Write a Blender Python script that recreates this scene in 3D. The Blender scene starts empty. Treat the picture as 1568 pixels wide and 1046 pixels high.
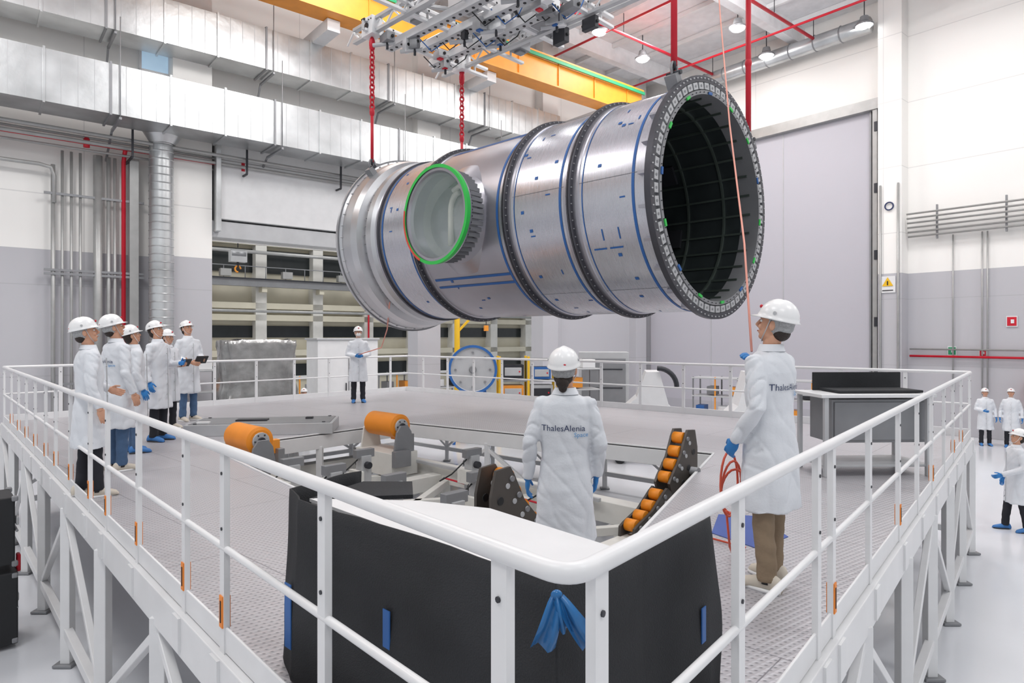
import bpy, math, random
from mathutils import Vector, Matrix, noise
from mathutils.bvhtree import BVHTree
random.seed(7)
V=Vector
sc=bpy.context.scene
try:
    sc.view_settings.view_transform='Standard'
    sc.view_settings.look='None'
    sc.view_settings.exposure=0.0
except Exception: pass

# ---------------------------------------------------------------- materials
def lin(h):
    h=h.lstrip('#'); o=[]
    for i in (0,2,4):
        c=int(h[i:i+2],16)/255
        o.append(c/12.92 if c<=.04045 else ((c+.055)/1.055)**2.4)
    return (*o,1)
def mat(name,hx,rough=.5,metal=0,var=.06,vs=3.0,bump=0,bs=40,emit=0,alpha=1,coat=0):
    m=bpy.data.materials.new(name); m.use_nodes=True
    nt=m.node_tree; N=nt.nodes; L=nt.links; b=N['Principled BSDF']
    c=lin(hx); b.inputs['Roughness'].default_value=rough; b.inputs['Metallic'].default_value=metal
    tc=N.new('ShaderNodeTexCoord')
    if var>0:
        n=N.new('ShaderNodeTexNoise'); n.inputs['Scale'].default_value=vs; n.inputs['Detail'].default_value=4
        L.new(tc.outputs['Object'],n.inputs['Vector'])
        r=N.new('ShaderNodeValToRGB'); r.color_ramp.elements[0].position=.3; r.color_ramp.elements[1].position=.7
        r.color_ramp.elements[0].color=(*[x*(1-var) for x in c[:3]],1)
        r.color_ramp.elements[1].color=(*[min(1,x*(1+var)) for x in c[:3]],1)
        L.new(n.outputs['Fac'],r.inputs['Fac']); L.new(r.outputs['Color'],b.inputs['Base Color'])
    else: b.inputs['Base Color'].default_value=c
    if bump>0:
        n2=N.new('ShaderNodeTexNoise'); n2.inputs['Scale'].default_value=bs; n2.inputs['Detail'].default_value=5
        L.new(tc.outputs['Object'],n2.inputs['Vector'])
        bp=N.new('ShaderNodeBump'); bp.inputs['Strength'].default_value=bump; bp.inputs['Distance'].default_value=.02
        L.new(n2.outputs['Fac'],bp.inputs['Height']); L.new(bp.outputs['Normal'],b.inputs['Normal'])
    if emit>0:
        b.inputs['Emission Color'].default_value=c; b.inputs['Emission Strength'].default_value=emit
    if coat: b.inputs['Coat Weight'].default_value=coat
    if alpha<1: b.inputs['Alpha'].default_value=alpha
    return m
def mathn(nt,op,a,b=None,c=None):
    n=nt.nodes.new('ShaderNodeMath'); n.operation=op
    for i,x in enumerate((a,b,c)):
        if x is None: continue
        if isinstance(x,(int,float)): n.inputs[i].default_value=x
        else: nt.links.new(x,n.inputs[i])
    return n.outputs[0]
def mixc(nt,f,a,b):
    n=nt.nodes.new('ShaderNodeMix'); n.data_type='RGBA'
    nt.links.new(f,n.inputs[0])
    for i,x in ((6,a),(7,b)):
        if isinstance(x,tuple): n.inputs[i].default_value=x
        else: nt.links.new(x,n.inputs[i])
    return n.outputs[2]
def wallmat(name,top,bot,split,pz=2.4,ph=6.0):
    m=mat(name,top,.6,0,.02,.6); nt=m.node_tree; b=nt.nodes['Principled BSDF']
    tc=nt.nodes.new('ShaderNodeTexCoord'); s=nt.nodes.new('ShaderNodeSeparateXYZ')
    nt.links.new(tc.outputs['Object'],s.inputs[0])
    f=mathn(nt,'GREATER_THAN',s.outputs[2],split)
    base=mixc(nt,f,lin(bot),lin(top))
    fr=mathn(nt,'FRACT',mathn(nt,'DIVIDE',s.outputs[2],pz))
    l1=mathn(nt,'LESS_THAN',fr,.012)
    xy=mathn(nt,'ADD',s.outputs[0],s.outputs[1])
    l2=mathn(nt,'LESS_THAN',mathn(nt,'FRACT',mathn(nt,'DIVIDE',xy,ph)),.004)
    ln=mathn(nt,'MULTIPLY',mathn(nt,'MAXIMUM',l1,l2),.3)
    nt.links.new(mixc(nt,ln,base,(.3,.3,.31,1)),b.inputs['Base Color'])
    return m
M_wall=wallmat('wall_paint','#efedea','#b9b8bd',5.75)
M_door=wallmat('door_panel_paint','#b8b6be','#b8b6be',5,40,80)
M_ceil=mat('ceiling_white','#e6e6e8',.7)
M_floor=mat('resin_floor','#dcdee3',.16,0,.03,.5)
M_white=mat('white_painted_steel','#e2e2e3',.36,0,.03,4)
M_cream=mat('cream_painted_steel','#dcdad4',.45,0,.05,3)
M_beige=mat('beige_plaster','#d2ccb9',.7,0,.06,1)
M_darkwin=mat('dark_glazing','#23282a',.2,0,.1)
M_galv=mat('galvanised_steel','#c4c6c7',.33,.8,.22,1.0,.2,5)
M_pipe=mat('grey_pipe','#a9a9a8',.4,.4,.08)
M_red=mat('red_pipe_paint','#c8142c',.45)
M_orange=mat('orange_crane_paint','#f09a34',.4)
M_rolor=mat('orange_rubber','#ee8f1e',.45)
M_green=mat('green_strip','#2f9a6a',.5)
M_black=mat('black_plastic','#1c1d20',.5)
M_dark=mat('dark_steel','#3c3d42',.45,.5)
M_ring=mat('ring_frame_grey','#515157',.42,.6)
M_plate=mat('dark_bogie_plate','#57524e',.45,.4)
M_grey=mat('grey_steel','#8c8d90',.45,.4)
M_lgrey=mat('light_grey_machine','#bcbdbf',.42,.25)
M_blue=mat('blue_tape','#2b62a6',.5)
M_gtape=mat('green_tape','#35c452',.5)
M_rtape=mat('red_tape','#d8503c',.5)
M_bluep=mat('blue_film','#2a6da8',.2,alpha=.85)
M_navy=mat('navy_print','#27345c',.6,var=0)
M_lblue=mat('light_blue_print','#5c9bd0',.6,var=0)
M_yel=mat('yellow_paint','#e8b820',.45)
M_tag=mat('orange_tag','#f08a2a',.5)
M_lamp=mat('lamp_emitter','#ffffff',.5,var=0,emit=12)
M_sky=mat('window_daylight','#bcd8ee',.3,var=.05,emit=.4)
M_skin=mat('skin','#cf9c80',.5,0,.05,20)
M_coat=mat('white_coat_cloth','#dde0e5',.8,0,.03,6,.12,60)
M_helm=mat('white_helmet','#eeeeee',.28)
M_glove=mat('blue_glove','#2f7fc4',.45)
M_khaki=mat('khaki_cloth','#8d7a64',.85,0,.08,10,.2,50)
M_jean=mat('jeans','#4a6587',.85,0,.12,10,.2,50)
M_dkcl=mat('black_cloth','#22232a',.85,0,.1,10)
M_hair=mat('dark_hair','#2c211c',.6,0,.25,60,.5,120)
M_net=mat('hair_net','#a8a9aa',.8,0,.2,80,.4,150)
M_shoe=mat('beige_shoe','#cfc6b8',.7)
M_bshoe=mat('blue_shoe_cover','#3d78b8',.6)
M_lip=mat('lip','#a8685c',.5)
M_rope=mat('salmon_rope','#e8a090',.7)
M_hose=mat('red_hose','#d2553c',.4)
M_foil=mat('grey_plastic_film','#9a9a99',.22,.4,.3,3,1.0,5)
M_mat=mat('blue_mat','#4a5ea0',.7)
M_fab=mat('black_foam_sheet','#2a2b2e',.85,0,.25,2,.35,160)
def deckmat():
    m=mat('tread_plate','#bdbcc0',.4,.35,.05,2); nt=m.node_tree; b=nt.nodes['Principled BSDF']
    tc=nt.nodes.new('ShaderNodeTexCoord'); vo=nt.nodes.new('ShaderNodeTexVoronoi')
    mp=nt.nodes.new('ShaderNodeMapping'); mp.inputs['Scale'].default_value=(20,30,20); mp.inputs['Rotation'].default_value=(0,0,.74)
    nt.links.new(tc.outputs['Object'],mp.inputs[0]); nt.links.new(mp.outputs[0],vo.inputs['Vector'])
    vo.inputs['Scale'].default_value=1; vo.inputs['Randomness'].default_value=0.0
    r=nt.nodes.new('ShaderNodeValToRGB'); r.color_ramp.elements[0].position=.2; r.color_ramp.elements[1].position=.32
    r.color_ramp.elements[0].color=lin('#7f7e83'); r.color_ramp.elements[1].color=lin('#bfbdc1')
    nt.links.new(vo.outputs['Distance'],r.inputs[0])
    br=nt.nodes.new('ShaderNodeTexBrick'); br.inputs['Scale'].default_value=1; br.inputs['Mortar Size'].default_value=.004
    br.inputs['Brick Width'].default_value=2.4; br.inputs['Row Height'].default_value=1.1
    mp2=nt.nodes.new('ShaderNodeMapping'); mp2.inputs['Rotation'].default_value=(0,0,.74)
    nt.links.new(tc.outputs['Object'],mp2.inputs[0]); nt.links.new(mp2.outputs[0],br.inputs['Vector'])
    nt.links.new(mixc(nt,br.outputs['Fac'],r.outputs[0],lin('#8a888e')),b.inputs['Base Color'])
    bp=nt.nodes.new('ShaderNodeBump'); bp.inputs['Strength'].default_value=.5; bp.inputs['Distance'].default_value=.01
    nt.links.new(vo.outputs['Distance'],bp.inputs['Height']); nt.links.new(bp.outputs[0],b.inputs['Normal'])
    return m
M_deck=deckmat()
def modmat(name,hx,rough):
    m=mat(name,hx,rough,.85,.06,1.5); nt=m.node_tree; b=nt.nodes['Principled BSDF']
    tc=nt.nodes.new('ShaderNodeTexCoord'); mp=nt.nodes.new('ShaderNodeMapping'); mp.inputs['Scale'].default_value=(60,1.2,1.2)
    n=nt.nodes.new('ShaderNodeTexNoise'); n.inputs['Scale'].default_value=3; n.inputs['Detail'].default_value=6
    nt.links.new(tc.outputs['Object'],mp.inputs[0]); nt.links.new(mp.outputs[0],n.inputs['Vector'])
    mr=nt.nodes.new('ShaderNodeMapRange'); mr.inputs[3].default_value=rough-.07; mr.inputs[4].default_value=rough+.1
    nt.links.new(n.outputs['Fac'],mr.inputs[0]); nt.links.new(mr.outputs[0],b.inputs['Roughness'])
    return m
M_mod=modmat('brushed_aluminium','#ceced5',.27)
M_mod2=modmat('matt_aluminium','#b6b5bc',.34)
M_modl=modmat('bright_aluminium','#cccdd0',.3)
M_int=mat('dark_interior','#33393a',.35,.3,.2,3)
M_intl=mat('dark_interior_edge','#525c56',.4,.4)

# ---------------------------------------------------------------- mesh builder
class MB:
    def __init__(s): s.v=[];s.f=[];s.m=[];s.s=[];s.mats=[]
    def mi(s,m):
        if m not in s.mats: s.mats.append(m)
        return s.mats.index(m)
    def add(s,vs,fs,m,smooth=False):
        o=len(s.v); s.v+= [V(p) for p in vs]; k=s.mi(m)
        for f in fs: s.f.append([i+o for i in f]); s.m.append(k); s.s.append(smooth)
    def box(s,c,d,m,rz=0,R=None):
        if R is None: R=Matrix.Rotation(rz,3,'Z')
        c=V(c); vs=[]
        for z in (-1,1):
            for x,y in ((-1,-1),(1,-1),(1,1),(-1,1)):
                vs.append(c+R@V((x*d[0]/2,y*d[1]/2,z*d[2]/2)))
        s.add(vs,[(3,2,1,0),(4,5,6,7),(0,1,5,4),(1,2,6,5),(2,3,7,6),(3,0,4,7)],m)
    def bar(s,a,b,w,h,m):
        a=V(a);b=V(b);d=(b-a).normalized()
        up=V((0,0,1)) if abs(d.z)<.98 else V((1,0,0))
        sd=d.cross(up).normalized(); up=sd.cross(d).normalized()
        vs=[p+sd*(x*w/2)+up*(y*h/2) for p in (a,b) for x,y in ((-1,-1),(1,-1),(1,1),(-1,1))]
        s.add(vs,[(0,1,2,3),(7,6,5,4),(0,4,5,1),(1,5,6,2),(2,6,7,3),(3,7,4,0)],m)
    def tube(s,pts,r,m,seg=8,closed=False,cap=True,flat=1.0):
        pts=[V(p) for p in pts]; n=len(pts)
        rs=r if isinstance(r,(list,tuple)) else [r]*n
        vs=[];nrm=None
        for i,p in enumerate(pts):
            if closed: t=pts[(i+1)%n]-pts[i-1]
            else: t=pts[min(i+1,n-1)]-pts[max(i-1,0)]
            t=t.normalized() if t.length>1e-9 else V((0,0,1))
            if nrm is None:
                nrm=t.cross(V((0,0,1)))
                if nrm.length<.1: nrm=t.cross(V((0,1,0)))
            nrm=(nrm-t*nrm.dot(t)).normalized(); bn=t.cross(nrm)
            for k in range(seg):
                a=2*math.pi*k/seg
                vs.append(p+nrm*(math.cos(a)*rs[i])+bn*(math.sin(a)*rs[i]*flat))
        fs=[]
        for i in range(n if closed else n-1):
            j=(i+1)%n
            for k in range(seg):
                l=(k+1)%seg; fs.append((i*seg+k,i*seg+l,j*seg+l,j*seg+k))
        if cap and not closed:
            fs.append(tuple(range(seg))[::-1]); fs.append(tuple((n-1)*seg+k for k in range(seg)))
        s.add(vs,fs,m,True)
    def cyl(s,a,b,r,m,r1=None,seg=14):
        a=V(a);b=V(b);r1=r if r1 is None else r1
        s.tube([a,b],[r,r1],m,seg,cap=False)
        o=len(s.v)-2*seg; k=s.mi(m)
        s.f.append(list(range(o,o+seg))[::-1]); s.m.append(k); s.s.append(False)
        s.f.append(list(range(o+seg,o+2*seg))); s.m.append(k); s.s.append(False)
    def ell(s,c,r,m,seg=14,rg=9,R=None):
        c=V(c);vs=[];fs=[]
        for i in range(1,rg):
            ph=math.pi*i/rg
            for k in range(seg):
                a=2*math.pi*k/seg
                q=V((r[0]*math.sin(ph)*math.cos(a),r[1]*math.sin(ph)*math.sin(a),r[2]*math.cos(ph)))
                vs.append(c+(R@q if R else q))
        t=V((0,0,r[2])); 
        vs.append(c+(R@t if R else t)); vs.append(c-(R@t if R else t)); T=len(vs)-2
        for i in range(rg-2):
            for k in range(seg):
                l=(k+1)%seg; fs.append((i*seg+k,(i+1)*seg+k,(i+1)*seg+l,i*seg+l))
        for k in range(seg):
            l=(k+1)%seg; fs.append((T,k,l)); fs.append((T+1,(rg-2)*seg+l,(rg-2)*seg+k))
        s.add(vs,fs,m,True)
    def loft(s,rings,m,cap=True,smooth=True):
        n=len(rings[0]);vs=[p for r in rings for p in r];fs=[]
        for i in range(len(rings)-1):
            for k in range(n):
                l=(k+1)%n; fs.append((i*n+k,i*n+l,(i+1)*n+l,(i+1)*n+k))
        if cap: fs.append(tuple(range(n))[::-1]); fs.append(tuple((len(rings)-1)*n+k for k in range(n)))
        s.add(vs,fs,m,smooth)
    def lathe(s,prof,m,o=(0,0,0),ax=(1,0,0),seg=96,smooth=True,close=False,a0=0,a1=2*math.pi):
        o=V(o);ax=V(ax).normalized()
        e1=V((0,1,0)) if abs(ax.y)<.9 else V((1,0,0))
        e1=(e1-ax*e1.dot(ax)).normalized(); e2=ax.cross(e1)
        full=abs(a1-a0-2*math.pi)<1e-6; ns=seg if full else seg+1
        pr=list(prof)+([prof[0]] if close else [])
        for i in range(len(pr)-1):
            vs=[]
            for (t,r) in (pr[i],pr[i+1]):
                for k in range(ns):
                    a=a0+(a1-a0)*k/seg
                    vs.append(o+ax*t+e1*(r*math.cos(a))+e2*(r*math.sin(a)))
            fs=[]
            for k in range(seg):
                l=(k+1)%ns; fs.append((k,l,ns+l,ns+k))
            s.add(vs,fs,m,smooth)
    def prism(s,poly,z0,z1,m):
        n=len(poly); vs=[V((p[0],p[1],z0)) for p in poly]+[V((p[0],p[1],z1)) for p in poly]
        fs=[tuple(range(n))[::-1],tuple(range(n,2*n))]+[(i,(i+1)%n,n+(i+1)%n,n+i) for i in range(n)]
        s.add(vs,fs,m)
    def mesh(s,name):
        me=bpy.data.meshes.new(name); me.from_pydata([tuple(p) for p in s.v],[],s.f)
        for m in s.mats: me.materials.append(m)
        me.polygons.foreach_set('material_index',s.m); me.polygons.foreach_set('use_smooth',s.s)
        me.update(); return me
    def build(s,name,M=None,parent=None,bevel=0):
        ob=bpy.data.objects.new(name,s.mesh(name)); sc.collection.objects.link(ob)
        if parent: ob.parent=parent
        if M is not None: 
            if parent: ob.matrix_local=M
            else: ob.matrix_world=M
        if bevel:
            b=ob.modifiers.new('bevel','BEVEL'); b.width=bevel; b.segments=2; b.limit_method='ANGLE'
        return ob
def empty(name,M):
    e=bpy.data.objects.new(name,None); sc.collection.objects.link(e); e.matrix_world=M; e.empty_display_size=.2; return e
def fix_normals(ob):
    import bmesh
    bm=bmesh.new(); bm.from_mesh(ob.data); bmesh.ops.recalc_face_normals(bm,faces=bm.faces); bm.to_mesh(ob.data); bm.free()

# ---------------------------------------------------------------- frames
ZD=1.86; ZC=3.46
TH=math.radians(39.8)
C0=V((6.8,33.1,0))
MH=Matrix.Translation(C0)@Matrix.Rotation(TH,4,'Z')     # hall frame : wall_left on y=0, wall_right on x=0
ZT=16.1

# camera
cd=bpy.data.cameras.new('camera'); cam=bpy.data.objects.new('camera',cd); sc.collection.objects.link(cam)
cam.location=(0,0,ZC); cam.rotation_euler=(math.radians(90),0,0)
cd.sensor_width=36; cd.lens=36*1000/1568; cd.shift_y=-8/1568; cd.clip_end=300; cd.clip_start=.05
sc.camera=cam

# world
w=bpy.data.worlds.new('world'); sc.world=w; w.use_nodes=True
w.node_tree.nodes['Background'].inputs[0].default_value=(.94,.965,1,1); w.node_tree.nodes['Background'].inputs[1].default_value=.72

# ---------------------------------------------------------------- room shell
b=MB(); b.box((-22,-12,-.1),(70,72,.2),M_floor); b.build('floor',MH)
b=MB()
def wl(x0,x1,z0,z1): b.box(((x0+x1)/2,.15,(z0+z1)/2),(x1-x0,.3,z1-z0),M_wall)
wl(-48,-20.9,0,ZT); wl(-20.9,-13.7,6.4,ZT); wl(-13.7,-12.7,0,ZT); wl(-12.7,-7.5,6.4,ZT); wl(-7.5,0,0,ZT)
b.box((-21.4,-.3,ZT/2),(1.05,.6,ZT),M_wall)
b.box((-13.2,-.2,ZT/2),(1.0,.4,ZT),M_wall)
b.box((-7.1,-.25,ZT/2),(.9,.5,ZT),M_wall)
b.box((-.9,-.2,ZT/2),(.8,.4,ZT),M_wall)
b.build('wall_left',MH)
b=MB(); b.box((.15,-24,ZT/2),(.3,48,ZT),M_wall)
b.box((-.3,-11.6,ZT/2),(.6,.8,ZT),M_wall); b.box((-.3,-23,ZT/2),(.6,.8,ZT),M_wall)
b.build('wall_right',MH)
b=MB(); b.box((-22,-20,ZT+.1),(52,42,.2),M_ceil)
for y in range(-2,-38,-6): b.box((-22,y,ZT-.35),(46,.35,.7),M_ceil)
for x in range(-1,-46,-2): b.box((x,-20,ZT-.1),(.12,40,.18),M_white)
b.build('ceiling',MH)
# hangar door
b=MB()
b.box((-.08,-5.6,6),(.12,10.4,12),M_door)
for k in range(1,3): b.box((-.145,-.4-k*3.46,6),(.02,.03,12),M_lgrey)
b.box((-.25,-5.7,12.15),(.35,11.2,.4),M_pipe); b.box((-.22,-11.0,6),(.3,.16,12.2),M_pipe); b.box((-.2,-10.8,6),(.1,.06,12),M_grey)
for z in (2,4,6.5,9,11.3): b.box((-.35,-11.05,z),(.12,.12,.35),M_dark)
b.build('door_1',MH)
b=MB()
b.box((-17.2,-.35,8.1),(6.9,.6,2.3),M_white); b.box((-17.3,-.3,6.65),(7.2,.5,.5),M_lgrey)
b.box((-20.75,-.5,8.1),(.15,.7,3.1),M_galv); b.box((-14,-.5,8.1),(.12,.6,3.1),M_galv)
b.box((-10.1,-.3,6.7),(5.2,.5,.8),M_white)
b.build('door_2',MH,bevel=.02)
# windows
for n,(x,z,wd,h) in enumerate(((-21.9,11.6,1.5,1.1),(-2.9,14.3,1.5,1.6),(-30,11.6,1.5,1.1)),1):
    b=MB(); b.box((x,-.02,z),(wd,.06,h),M_sky)
    for dx in (-wd/2,0,wd/2): b.box((x+dx,-.06,z),(.06,.08,h+.06),M_white)
    for dz in (-h/2,h/2): b.box((x,-.06,z+dz),(wd+.06,.08,.06),M_white)
    b.build('window_%d'%n,MH)

# adjacent hall seen through the openings
b=MB()
Y=13
b.box((-11,Y+.2,6),(46,.3,12),M_beige)
for x in range(-30,11,3): b.box((x,Y-.25,6),(.55,.6,12),M_cream)
for z,h in ((3.7,.6),(7.3,1.2),(9.3,.9),(1.6,.8)): b.box((-11,Y-.0,z),(45,.1,h),M_darkwin)
for z in (2.6,4.4,5.0,8.2): b.box((-11,Y-.3,z),(45,.5,.3),M_beige)
b.box((-11,Y-1.0,6.1),(45,.3,.35),M_grey); b.box((-11,Y-1.0,6.3),(45,.5,.06),M_dark)
for x in range(-30,11,3):
    b.box((x,Y-.7,5.8),(.25,.7,.25),M_beige); b.box((x+1.1,Y-1.1,6.55),(.5,.3,.35),M_pipe)
for x in range(-30,11): b.cyl((x,Y-1.2,6.3),(x,Y-1.2,6.9),.02,M_grey,seg=5)
b.cyl((-30,Y-1.2,6.9),(10,Y-1.2,6.9),.025,M_grey,seg=6)
b.cyl((-30,Y-1.3,7.6),(10,Y-1.3,7.6),.09,M_pipe); b.cyl((-30,Y-1.3,4.7),(10,Y-1.3,4.7),.07,M_pipe)
for x in (-29,-17.6,-9.1): b.cyl((x,Y-.7,0),(x,Y-.7,7),.05,M_red)
b.build('adjacent_hall_facade',MH)
b=MB()
x=-17.2
b.cyl((x,9,7.4),(x,9,9.5),.02,M_dark,seg=6); b.box((x,9,7.0),(.7,.35,.5),M_lgrey); b.cyl((x-.3,9,7.1),(x+.3,9,7.1),.2,M_grey); b.tube([(x+.12*math.cos(a),9,6.45+.14*math.sin(a)) for a in [k*.6 for k in range(9)]],.04,M_orange,8); b.cyl((x,9,6.5),(x,9,6.9),.05,M_dark)
b.build('pendant_hoist',MH)

# ---------------------------------------------------------------- ducts & pipes
def duct(name,y,z0,z1,dep,x0,x1):
    b=MB(); b.box(((x0+x1)/2,y+dep/2,(z0+z1)/2),(x1-x0,dep,z1-z0),M_galv)
    x=x0; i=0
    while x<x1:
        b.box((x,y+dep/2,(z0+z1)/2),(.05,dep+.08,z1-z0+.08),M_grey if i%3==0 else M_galv)
        for k in range(1,4): b.box((x+k*.34,y-.004,(z0+z1)/2),(.012,.008,z1-z0),M_lgrey)
        if i%3==0:
            b.bar((x+.2,y-.08,z0-.1),(x+.2,y+dep+.1,z0-.1),.06,.06,M_grey)
            b.cyl((x+.2,y-.05,z0-.15),(x+.2,y-.05,z1+1.2),.012,M_grey,seg=5)
            b.bar((x+.2,-.02,z0-.7),(x+.2,y+dep+.1,z0-.1),.05,.05,M_grey)
        x+=1.36; i+=1
    return b.build(name,MH)
duct('ventilation_duct',-2.2,ZC+5.55,ZC+6.8,1.1,-40,-10.5)
duct('ventilation_duct',-1.5,ZC+7.95,ZC+9.15,1.0,-40,-7.5)
b=MB()
for i,(y,z) in enumerate(((-.5,5.75),(-.62,5.6),(-.75,5.45),(-.5,5.3),(-.9,5.65))):
    b.cyl((-42,y,ZC+z-.35),(-13.8 if i%2 else -9,y,ZC+z-.35),.035 if i%2 else .05,M_pipe,seg=8)
for x in range(-41,-10,3):
    b.bar((x,-.0,ZC+4.85),(x,-1.0,ZC+4.85),.05,.05,M_dark); b.bar((x,-1,ZC+4.85),(x,-1,ZC+5.6),.05,.05,M_dark)
def vpipe(a,r,y=-.25,m=M_pipe,z1=ZC+4.9,z0=0): b.cyl((-a,y,z0),(-a,y,z1),r,m,seg=12)
for a in (24.5,24.3,24.1): vpipe(a,.035)
vpipe(24.7,.05,z1=ZC+4.5); vpipe(23.7,.11); vpipe(23.45,.05); vpipe(23.3,.04)
b.box((-22.85,-.25,4.2),(.22,.22,8.4),M_pipe)
for z in (2,4.9,5.0,7): b.bar((-24.9,-.3,z+.2),(-22.6,-.3,z+.2),.05,.06,M_grey)
b.tube([(-30,-.35,ZC+4.45),(-25,-.35,ZC+4.45),(-24.75,-.35,ZC+4.4),(-24.68,-.3,ZC+4.2),(-24.68,-.3,ZC+3.5)],.05,M_pipe)
b.build('wall_pipework',MH)
b=MB()
b.cyl((-42,-.6,ZC+5.12),(-9,-.6,ZC+5.12),.05,M_red,seg=10)
b.tube([(-23.1,-.6,ZC+5.12),(-23.1,-.45,ZC+5.0),(-23.1,-.3,ZC+4.8),(-23.1,-.3,0)],.055,M_red,10)
for x in range(-40,-10,4): b.cyl((x,-.6,ZC+5.0),(x,-.6,ZC+5.25),.075,M_red,seg=10)
b.build('fire_main_pipe',MH)
b=MB(); b.lathe([(0,.31),(8.9,.31)],M_galv,(-22.25,-.75,0),(0,0,1),28)
z=0
while z<8.9: b.lathe([(0,.31),(.02,.325),(.04,.31)],M_galv,(-22.25,-.75,z),(0,0,1),24); z+=.22
b.lathe([(0,.31),(.3,.5),(.35,.5)],M_galv,(-22.25,-.9,8.8),(0,0,1),24)
b.build('spiral_duct',MH)
b=MB()
for y in (-4.5,-9,-13.5): b.cyl((-30,y,ZT-1.0),(-.6,y,ZT-1.0),.06,M_red,seg=8)
for x in (-3,-8,-13,-18): b.cyl((x,-.6,ZT-1.2),(x,-20,ZT-1.2),.045,M_red,seg=8)
for x in range(-28,0,3):
    for y in (-4.5,-9,-13.5): b.cyl((x,y,ZT-1),(x,y,ZT),.015,M_dark,seg=5)
b.build('sprinkler_pipes',MH)
b=MB()
b.tube([(-.75,-1.2,9),(-.75,-1.2,13.6),(-.75,-1.4,14.3),(-.75,-2.2,14.8),(-.75,-3.2,15.0),(-.75,-11,15.0)],.3,M_galv,20)
for y in range(-4,-11,-1): b.lathe([(0,.30),(.03,.33),(.06,.30)],M_grey,(-.75,y,15.0),(0,1,0),20)
b.build('extract_duct',MH)
b=MB()
b.box((-1.0,-17.0,13.0),(.8,.9,6.0),M_galv)
for z in (10.2,11.2,12.2,13.2): b.box((-1,-17,z),(.9,1.0,.06),M_dark)
b.build('supply_duct',MH)
b=MB()
for i in range(6): b.cyl((-.28-.03*i,-12.1,7.05+i*.16),(-.28-.03*i,-34,7.05+i*.16),.035,M_pipe,seg=8)
for y in range(-13,-34,-2): b.bar((-.22,y,6.9),(-.22,y,8.1),.05,.08,M_grey)
for y in (-13.45,-14.3,-14.45): b.cyl((-.1,y,1.5),(-.1,y,7),.025,M_pipe,seg=6)
b.cyl((-.12,-12.1,2.75),(-.12,-34,2.75),.04,M_red,seg=8); b.cyl((-.12,-12.1,3.0),(-.12,-34,3.0),.03,M_pipe,seg=8)
for y in (-11.3,-11.9): b.cyl((-.65,y,0),(-.65,y,9),.04,M_pipe,seg=8)
b.tube([(-.65,-11.6+.14*math.cos(a),8.2+.14*math.sin(a)) for a in [k*math.pi/8 for k in range(16)]],.025,M_navy,6,closed=True)
b.build('service_pipes',MH)
def sign(name,y,z,s,col,kind,x=-.02):
    b=MB(); b.box((x,y,z),(.03,s*.85,s),M_white if kind!='x' else col)
    if kind=='tri': 
        b.loft([[V((x-.025,y+s*.36*math.sin(a),z+s*.08+s*.36*math.cos(a))) for a in (0,2.094,4.189)],[V((x-.035,y+s*.36*math.sin(a),z+s*.08+s*.36*math.cos(a))) for a in (0,2.094,4.189)]],col,smooth=False)
        b.box((x-.04,y,z+s*.08),(.01,s*.06,s*.25),M_black); b.box((x-.02,y,z-s*.36),(.02,s*.6,s*.05),M_black)
    else:
        b.box((x-.02,y,z),(.02,s*.7,s*.8),col); b.box((x-.035,y-.02,z),(.01,s*.25,s*.35),M_white)
    b.build(name,MH)
sign('warning_sign',-11.55,5.35,.6,M_yel,'tri',-.62)
sign('fire_extinguisher_sign',-15.1,3.95,.36,M_red,'r')
sign('emergency_exit_sign',-13.4,2.95,.32,M_green,'g')
sign('fire_extinguisher_sign',-14.3,2.9,.25,M_red,'r')
b=MB(); b.box((-.25,-16.2,1.55),(.4,1.3,.9),M_red); b.box((-.47,-16.2,1.55),(.04,1.1,.7),M_darkwin); b.box((-.5,-15.9,1.55),(.03,.12,.3),M_white)
b.build('fire_hose_cabinet',MH,bevel=.02)

# crane runway
b=MB(); zc=ZC+9.5
b.box((-24,-2.7,zc+.55),(40,.5,1.0),M_orange); b.box((-24,-2.7,zc+.02),(40,.75,.06),M_orange); b.box((-24,-2.7,zc+1.08),(40,.75,.06),M_orange)
b.box((-24,-3.1,zc+.95),(40,.06,.12),M_green); b.box((-24,-2.7,zc+1.15),(40,.08,.1),M_dark)
for x in range(-43,-4,2): b.box((x,-2.97,zc+.5),(.03,.06,.9),M_orange)
for x in range(-42,-5,6): b.box((x,-1.3,zc-.2),(.4,2.7,.35),M_white)
b.build('crane_runway_girder',MH)

# ceiling lamps, then area lights including added wall washes
for (x,y) in ((13.0,24.1),(10.4,26.7),(8.4,24.3),(5.4,27.0),(7.2,29.3),(3.3,24.6),(6.6,20.5),(11.6,20.4)):
    b=MB(); z=ZC+11.45
    b.lathe([(-.12,.0),(-.10,.12),(-.05,.22),(.02,.27)],M_lamp,(x,y,z),(0,0,1),24); b.lathe([(.02,.27),(.0,.31),(.06,.32),(.16,.18),(.35,.14),(.36,0)],M_grey,(x,y,z),(0,0,1),24)
    b.cyl((x,y,z+.35),(x,y,ZT-.0),.02,M_dark,seg=6); b.build('high_bay_lamp')
def area(lx,ly,z,size,pw,aim=None):
    l=bpy.data.lights.new('hall_light','AREA'); l.shape='DISK'; l.size=size; l.energy=pw; l.color=(1,.99,.975)
    o=bpy.data.objects.new('hall_light',l); sc.collection.objects.link(o)
    R=Matrix.Identity(4)
    if aim: R=V(aim).to_track_quat('-Z','Y').to_matrix().to_4x4()
    o.matrix_world=MH@Matrix.Translation((lx,ly,z))@R
for lx in (-6,-18,-30):
    for ly in (-6,-16,-26): area(lx,ly,ZT-.75,3.5,490)
for lx in (-8,-19,-29): area(lx,-11,14.2,2.5,280,(0,1,-.35))  # added wall washes, tilted to brighten wall_left; no fitting modelled
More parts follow.
